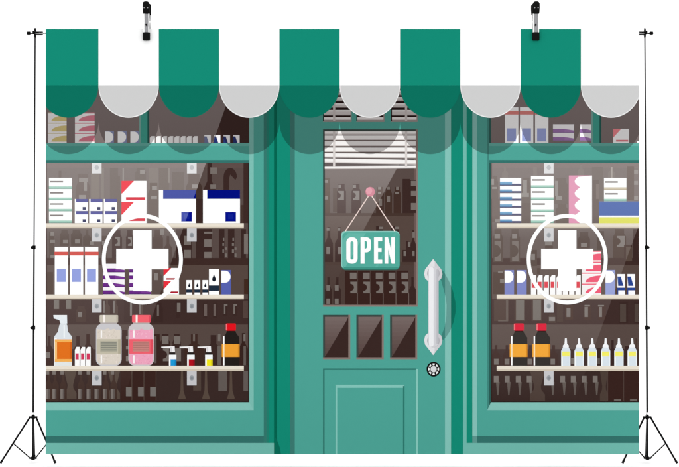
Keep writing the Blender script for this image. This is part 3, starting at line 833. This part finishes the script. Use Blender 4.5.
for x0 in (323, 356.4, 390):
    f = dpane(x0, 314.8, x0 + 27.6, 359.4)
    x1 = x0 + 25.2
    for i in range(10):                                    # printed pale half, stepping down in tone as in the artwork
        a, b = 316.8 + i * 3.9, 316.8 + (i + 1) * 3.9
        t = .25 - .018 * i
        c = ''.join('%02X' % round(v + (255 - v) * t) for v in (0x48, 0x34, 0x30))
        xa, xb = x1 - (a - 318) * .6, x1 - (b - 318) * .6
        f.poly([(x0 + 2, a), (min(x1, xa), a), (min(x1, xb), b), (x0 + 2, b)], ink(c))
    f.build()
f = Fig('door_panel', door)
K = ink
f.rect(323, 368.4, 418, CY1, K(FACE)); f.rect(323, 368.4, 416, 370, K('31756A')); f.rect(323, 370, 324.6, CY1, K('31756A')); f.rect(416, 369, 418, CY1, K('86C7BB'))
f.rect(335.6, 384.8, 404.4, 387.8, K('84C5BA')); f.rect(335.6, 387.8, 337.2, CY1, K('84C5BA')); f.rect(403, 386, 404.6, CY1, K('2F7A6E'))
f.build()
# handle with its printed drop tint
arc = [(440, 268), (444, 272), (449, 281), (453, 291), (455.4, 302), (455.6, 312), (453.6, 322), (450, 331), (446, 337), (442, 341), (439, 341), (441.6, 335), (444.6, 327), (446.4, 316), (446.6, 305), (445.4, 296), (443, 287), (440.4, 278), (438, 272)]
f = Fig('handle_shade', door)
for x0, x1, c in ((424, 445, '3B8177'), (445, 451, '649C94'), (451, 462, '0E6C5A')):
    p = clip(arc, x0, x1)
    if len(p) > 2: f.poly(p, ink(c))
f.build()
f = Fig('door_handle', door, 'long pale grey pull handle with pointed end plates')
def plate(cy, s):
    P = [(433.2, cy - s * 13), (437, cy - s * 8), (441.4, cy - s * 2.4), (442.4, cy + s * 2), (441.2, cy + s * 6.4), (437.6, cy + s * 9.6), (433.2, cy + s * 10.4), (428.8, cy + s * 9.6), (425.2, cy + s * 6.4), (424.2, cy + s * 2), (425, cy - s * 2.4), (429.4, cy - s * 8)]
    f.poly(P, ink('E3E3E6'))
    Q = [(max(p[0], 434.6), p[1]) for p in P if p[0] > 433] ; f.poly([(434.6, cy - s * 11)] + Q[1:-1] + [(434.6, cy + s * 10)], ink('CFCED2'))
    f.ell(433.4, cy + s * 1.4, 6.2, 6.6, ink('ADACB2'))
plate(272, 1); plate(342, -1)
f.rrect(428.4, 266.6, 438.6, 347, 5, ink('D3D2D7')); f.rrect(428.8, 267, 433.6, 346.6, 2.3, ink('EEEEF1')); f.rrect(436.4, 269, 438.5, 344, 1, ink('BFBEC4'))
f.build()
f = Fig('door_lock', door, 'round black and white keyhole rose below the handle')
f.ell(433.6, 369.2, 7.1, 7.6, ink('141414')); f.ell(433.6, 369.2, 5.5, 5.9, ink('F2F2F2'))
for k in range(8):
    t = math.pi * (k + .5) / 4; f.line(433.6 + 2.6 * math.cos(t), 369.2 + 2.8 * math.sin(t), 433.6 + 6.3 * math.cos(t), 369.2 + 6.8 * math.sin(t), 1.6, ink('1C1C1C'))
f.ell(433.6, 369.2, 3.9, 4.2, ink('1C1C1C')); f.ell(433.6, 369.2, 3.0, 3.2, ink('D9D9DB')); f.build()

# --- OPEN sign
f = Fig('open_sign', None, 'green sign reading OPEN hung on the door glass')
f.rrect(341.2, 231.8, 399.8, 270, 4.4, ink('2C6E63')); f.rrect(341.2, 230.8, 399.6, 268.8, 4.4, ink('8ACABF')); f.rrect(342.4, 232.2, 399.6, 268.8, 4, ink('53AA9B'))
f.poly([(342.6, 240), (348, 233), (366, 233), (345, 267.6), (342.6, 265)], ink('66B6A8')); f.poly([(394, 233), (397, 233), (377, 268), (374.6, 268)], ink('5CB0A2'))
f.rrect(343.6, 267.2, 398, 268.8, .6, ink('3F9384'), 2)
sign = f.build()
f = Fig('lettering', sign)
w_ = ink(WH)
T, B = 237.4, 263.6
n = 8
f.ring(rr(346.4, T, 357.6, B, 5, n), rr(350.4, T + 4, 353.6, B - 4, 1.5, n), w_)
f.rect(360.6, T, 364.6, B, w_)
po = [(364.6, T)] + [(366.4 + 4.6 * math.cos(math.radians(a)), T + 4.6 + 4.6 * math.sin(math.radians(a))) for a in range(-90, 1, 15)] + [(366.4 + 4.6 * math.cos(math.radians(a)), B - 13.6 - 1.2 + 4.6 * math.sin(math.radians(a)) - 1) for a in range(0, 91, 15)] + [(364.6, B - 11.2)]
bx = max(p[1] for p in po); po[-1] = (364.6, bx)
f.poly(po, w_)
f.poly([(364.6, T + 3.6), (366, T + 3.6), (367, T + 4.8), (367, bx - 4.8), (366, bx - 3.7), (364.6, bx - 3.7)], ink('53AA9B'))
f.rect(374, T, 378, B, w_); f.rect(378, T, 382.2, T + 3.9, w_); f.rect(378, 248.2, 381.6, 252, w_); f.rect(378, B - 3.9, 382.2, B, w_)
f.poly([(384.6, T), (388, T), (391.2, 250.5), (391.2, T), (394.8, T), (394.8, B), (391.6, B), (388.2, 249.5), (388.2, B), (384.6, B)], w_)
f.build()
f = Fig('hanging_cord', sign)
f.line(369.2, 195, 345.4, 231.2, 1.0, ink('EFD9D2')); f.line(371, 195, 394.8, 231.2, 1.0, ink('EFD9D2')); f.build()
f = Fig('hanging_knob', sign); f.ell(370.2, 191.8, 4.7, 4.8, ink('D68E9D')); f.ell(369, 190.8, 3.2, 3.4, ink('E5A3B0')); f.build()

# ------------------------------------------------------------------ awning
f = Fig('awning', None, 'green and white striped awning with a scalloped hem')
f.rect(CX0, CY0, CX1, SC_Y, ink('FFFFFF'))
aw = f.build()
for k in range(10):
    x0 = SC_X0 + SC_W * k; x1 = min(x0 + SC_W, CX1); xa = max(x0, CX0)
    cx = x0 + SC_W / 2
    def scallop(dx, dy):
        out = []
        for i in range(33):
            t = math.pi * i / 32
            out.append((min(max(cx + (SC_W / 2 - dx) * math.cos(t), CX0), CX1), SC_Y + (SC_RY - dy) * math.sin(t)))
        if x1 == CX1: out = [p for p in out if p[0] < CX1 - .01]; out.insert(0, (CX1, SC_Y + SC_RY * math.sqrt(max(0, 1 - ((CX1 - cx) / (SC_W / 2)) ** 2)) - dy)); out.insert(0, (CX1, SC_Y))
        return out
    green = k % 2 == 0
    f = Fig('awning_stripe', aw, None)
    f.rect(xa, CY0, x1, SC_Y, ink(GR if green else 'FFFFFF'))
    if green:
        f.poly(scallop(0, 0), ink('0C705D'))
    else:
        f.poly(scallop(0, 0), ink('EDEDED')); f.poly(scallop(.7, 1.0), ink('CDCDCD'))
    f.build()

# ------------------------------------------------------------------ the stand: crossbar, two tripods, two clamps
BAR_Y, POLE_Y = 0.0105, 0.036
bl, br = W(30.5, 33.4, BAR_Y), W(649.5, 33.4, BAR_Y)
mb = MB(); mb.tube([bl, br], .0036)
bar = mb.build('crossbar', M_ALU, None, (0, BAR_Y, bl.z))
tag(bar, 'thin pale horizontal bar behind the top edge of the backdrop, ends held by black sockets', 'crossbar')

def stand(px_top, px_bot, s, label):
    """s = +1: outer side is left (the left-hand tripod), -1: mirrored"""
    Y = POLE_Y
    base = W(px_bot, 464.5, Y); base.z = 0
    r = empty('tripod_stand', base)
    tag(r, label, 'tripod stand', 'black tripods holding up the backdrop')
    P = lambda px, py, y=Y: W(px, py, y)
    at = lambda py: px_top + (px_bot - px_top) * (py - 28) / (417 - 28)
    mb = MB(); mb.tube([P(at(327.5), 327.5), P(at(458), 458)], .0036); p0 = mb.build('lower_pole', M_TUBE, r, base)
    mb = MB(); mb.tube([P(at(247.5), 247.5), P(at(329), 329)], .0032); mb.build('middle_pole', M_TUBE, r, base)
    mb = MB(); mb.tube([P(at(28), 28), P(at(249), 249)], .0027); mb.build('upper_pole', M_TUBE, r, base)
    for py in (247.5, 327.5):
        c = P(at(py), py)
        mb = MB(); mb.tube([c + Vector((0, 0, -.007)), c + Vector((0, 0, .007))], .0062); k = mb.build('clamp_collar', M_BLACK, r, base)
        mb = MB(); mb.tube([c + Vector((0, -.004, 0)), c + Vector((-s * .004, -.014, 0)), c + Vector((-s * .004, -.020, 0))], [.003, .003, .0055]); mb.build('knob', M_BLACK, k, base)
    # top fitting carrying the crossbar, and its screw knob
    c = P(at(33.4), 33.4)
    q = Vector((c.x, BAR_Y, bl.z))
    mb = MB(); mb.box((c.x, (c.y + q.y) / 2 - .002, c.z), (.0075, abs(c.y - q.y) + .014, .013)); mb.box((c.x, c.y, c.z), (.0066, .009, .030))
    for dz in (-.0052, .0052): mb.tube([q + Vector((0, 0, dz)), q + Vector((s * .033, 0, dz))], .0021)
    k = mb.build('bar_socket', M_BLACK, r, base, smooth=False, bevel=.0012)
    mb = MB(); mb.tube([q + Vector((-s * .005, 0, 0)), q + Vector((-s * .013, 0, 0)), q + Vector((-s * .0131, 0, 0)), q + Vector((-s * .024, 0, 0)), q + Vector((-s * .0255, 0, 0))], [.0025, .0025, .0072, .0072, .005])
    mb.build('screw_knob', M_BLACK, k, base)
    # tripod head, bright ring, foot bracket
    c = P(at(417), 417)
    mb = MB(); mb.tube([P(at(412), 412), P(at(414.6), 414.6)], .0052); mb.build('bright_ring', M_STEEL, r, base)
    mb = MB(); mb.tube([c + Vector((0, 0, .006)), c + Vector((0, 0, -.008))], .0065)
    mb.box(c, (.030, .010, .007)); mb.build('tripod_head', M_BLACK, r, base, smooth=False)
    fb = P(at(458), 458)
    mb = MB(); mb.tube([fb + Vector((0, 0, .005)), fb + Vector((0, 0, -.006))], .007); mb.box(fb, (.026, .009, .006)); mb.build('foot_bracket', M_BLACK, r, base, smooth=False)
    spec = ((-s * (.113 if s > 0 else .103), -.028), (s * (.085 if s > 0 else .094), -.026), (-s * .017, .118))
    for dx, dy in spec:
        u = Vector((dx, dy, 0)).normalized()
        a = c + u * .012
        foot = Vector((c.x + dx, c.y + dy, .0035))
        mb = MB(); mb.tube([a, foot], .0034); lg = mb.build('leg', M_BLACK, r, base)
        mb = MB(); d = (foot - a).normalized(); mb.tube([foot - d * .012, foot], .0044); mb.build('rubber_foot', M_RUBBER, lg, base)
        m = a + (foot - a) * .57
        mb = MB(); mb.tube([fb + u * .010, m], .0023); mb.build('brace', M_BLACK, r, base)
    return r
stand(35.2, 33.2, 1, 'black tripod stand with thin pole left of the printed backdrop')
stand(644.8, 647.2, -1, 'black tripod stand with thin pole right of the printed backdrop')

def clamp(px, label):
    """a spring clamp gripping cloth and bar: two crossing arms, grips up, jaws down"""
    c = W(px, 22, 0); base = Vector((c.x, .008, bl.z + .004))
    r = empty('spring_clamp', base)
    tag(r, label, 'clamp', 'spring clamps gripping the top of the backdrop')
    z = lambda py: W(px, py, 0).z
    for s in (-1, 1):
        yo = .008
        pts = [(yo + s * .030, z(4)), (yo + s * .027, z(8)), (yo + s * .019, z(14.5)), (yo + s * .015, z(20)), (yo + s * .018, z(27)), (yo + s * .0175, z(33)), (yo + s * .0155, z(37))]
        m = MB(); m.sheet(pts[1:6], c.x - .0112, c.x - .0062, .0024); m.sheet(pts[1:6], c.x + .0070, c.x + .0112, .0024); m.build('arm', M_STEEL, r, base, smooth=False, bevel=.0006)
        m = MB(); m.sheet([(a_ - s * .004, b_) for a_, b_ in pts[1:6]], c.x - .0064, c.x + .0072, .0016); m.build('arm_channel', M_PLATE, r, base, smooth=False)
        m = MB(); m.tube([(c.x - .0005, yo + s * .0125, z(25)), (c.x - .0005, yo + s * .0185, z(25))], .0034); m.build('rivet', M_BLACK, r, base)
        m = MB()
        gp = [Vector((c.x, pts[0][0], z(3.6))), Vector((c.x, pts[0][0], z(4.6))), Vector((c.x, pts[1][0], z(8))), Vector((c.x, pts[2][0], z(14.2)))]
        # rounded moulded grip: elliptical rings
        o = len(m.v); N = 18
        rings = ((z(2.2), pts[0][0], .005, .002), (z(2.8), pts[0][0], .0095, .0045), (z(4.4), pts[0][0], .0125, .0060), (z(8), pts[1][0], .0130, .0062), (z(12), yo + s * .0225, .0128, .0060), (z(14.2), pts[2][0], .0120, .0052))
        for zz, yy, ra, rb in rings:
            for j in range(N):
                t = 2 * math.pi * j / N
                m.v.append((c.x + ra * math.cos(t), yy + rb * math.sin(t), zz))
        for i in range(len(rings) - 1):
            for j in range(N): m.f.append([o + i * N + j, o + (i + 1) * N + j, o + (i + 1) * N + (j + 1) % N, o + i * N + (j + 1) % N])
        m.f.append(list(range(N))); m.f.append([(len(rings) - 1) * N + j for j in range(N)][::-1])
        gr = m.build('grip', M_RUBBER, r, base)
        m = MB()
        for dx in (-.0062, .0062): m.tube([(c.x + dx, yo + s * .030, z(8.6)), (c.x + dx, yo + s * .0345, z(8.6))], .0021)
        m.build('grip_glint', M_PLATE, gr, base)  # grey dots added to the grip in place of highlights on the rubber
        m = MB()
        yj = yo + s * .0155
        m.box((c.x, yj - s * .0005, (z(32.4) + z(41)) / 2), (.0262, .012, z(32.4) - z(41)))
        m.build('jaw', M_RUBBER, r, base, smooth=False, bevel=.004)
    m = MB()
    pts = []
    for i in range(6 * 12 + 1):                            # torsion spring round the pivot
        t = 2 * math.pi * i / 12
        pts.append((c.x - .006 + .012 * i / 72, .008 + .0085 * math.cos(t), z(21.5) + .0085 * math.sin(t)))
    m.tube(pts, .0014, 8); m.build('spring', M_STEEL, r, base)
    m = MB(); m.tube([(c.x - .0128, .008, z(21.5)), (c.x + .0128, .008, z(21.5))], .003); m.build('pivot_pin', M_STEEL, r, base)
    return r
clamp(146.6, 'black and silver spring clamp gripping a white stripe of the awning print')
clamp(535.6, 'black and silver spring clamp gripping a green stripe near the right end')
for o in list(bpy.data.objects):
    if '_o' in o: del o['_o']
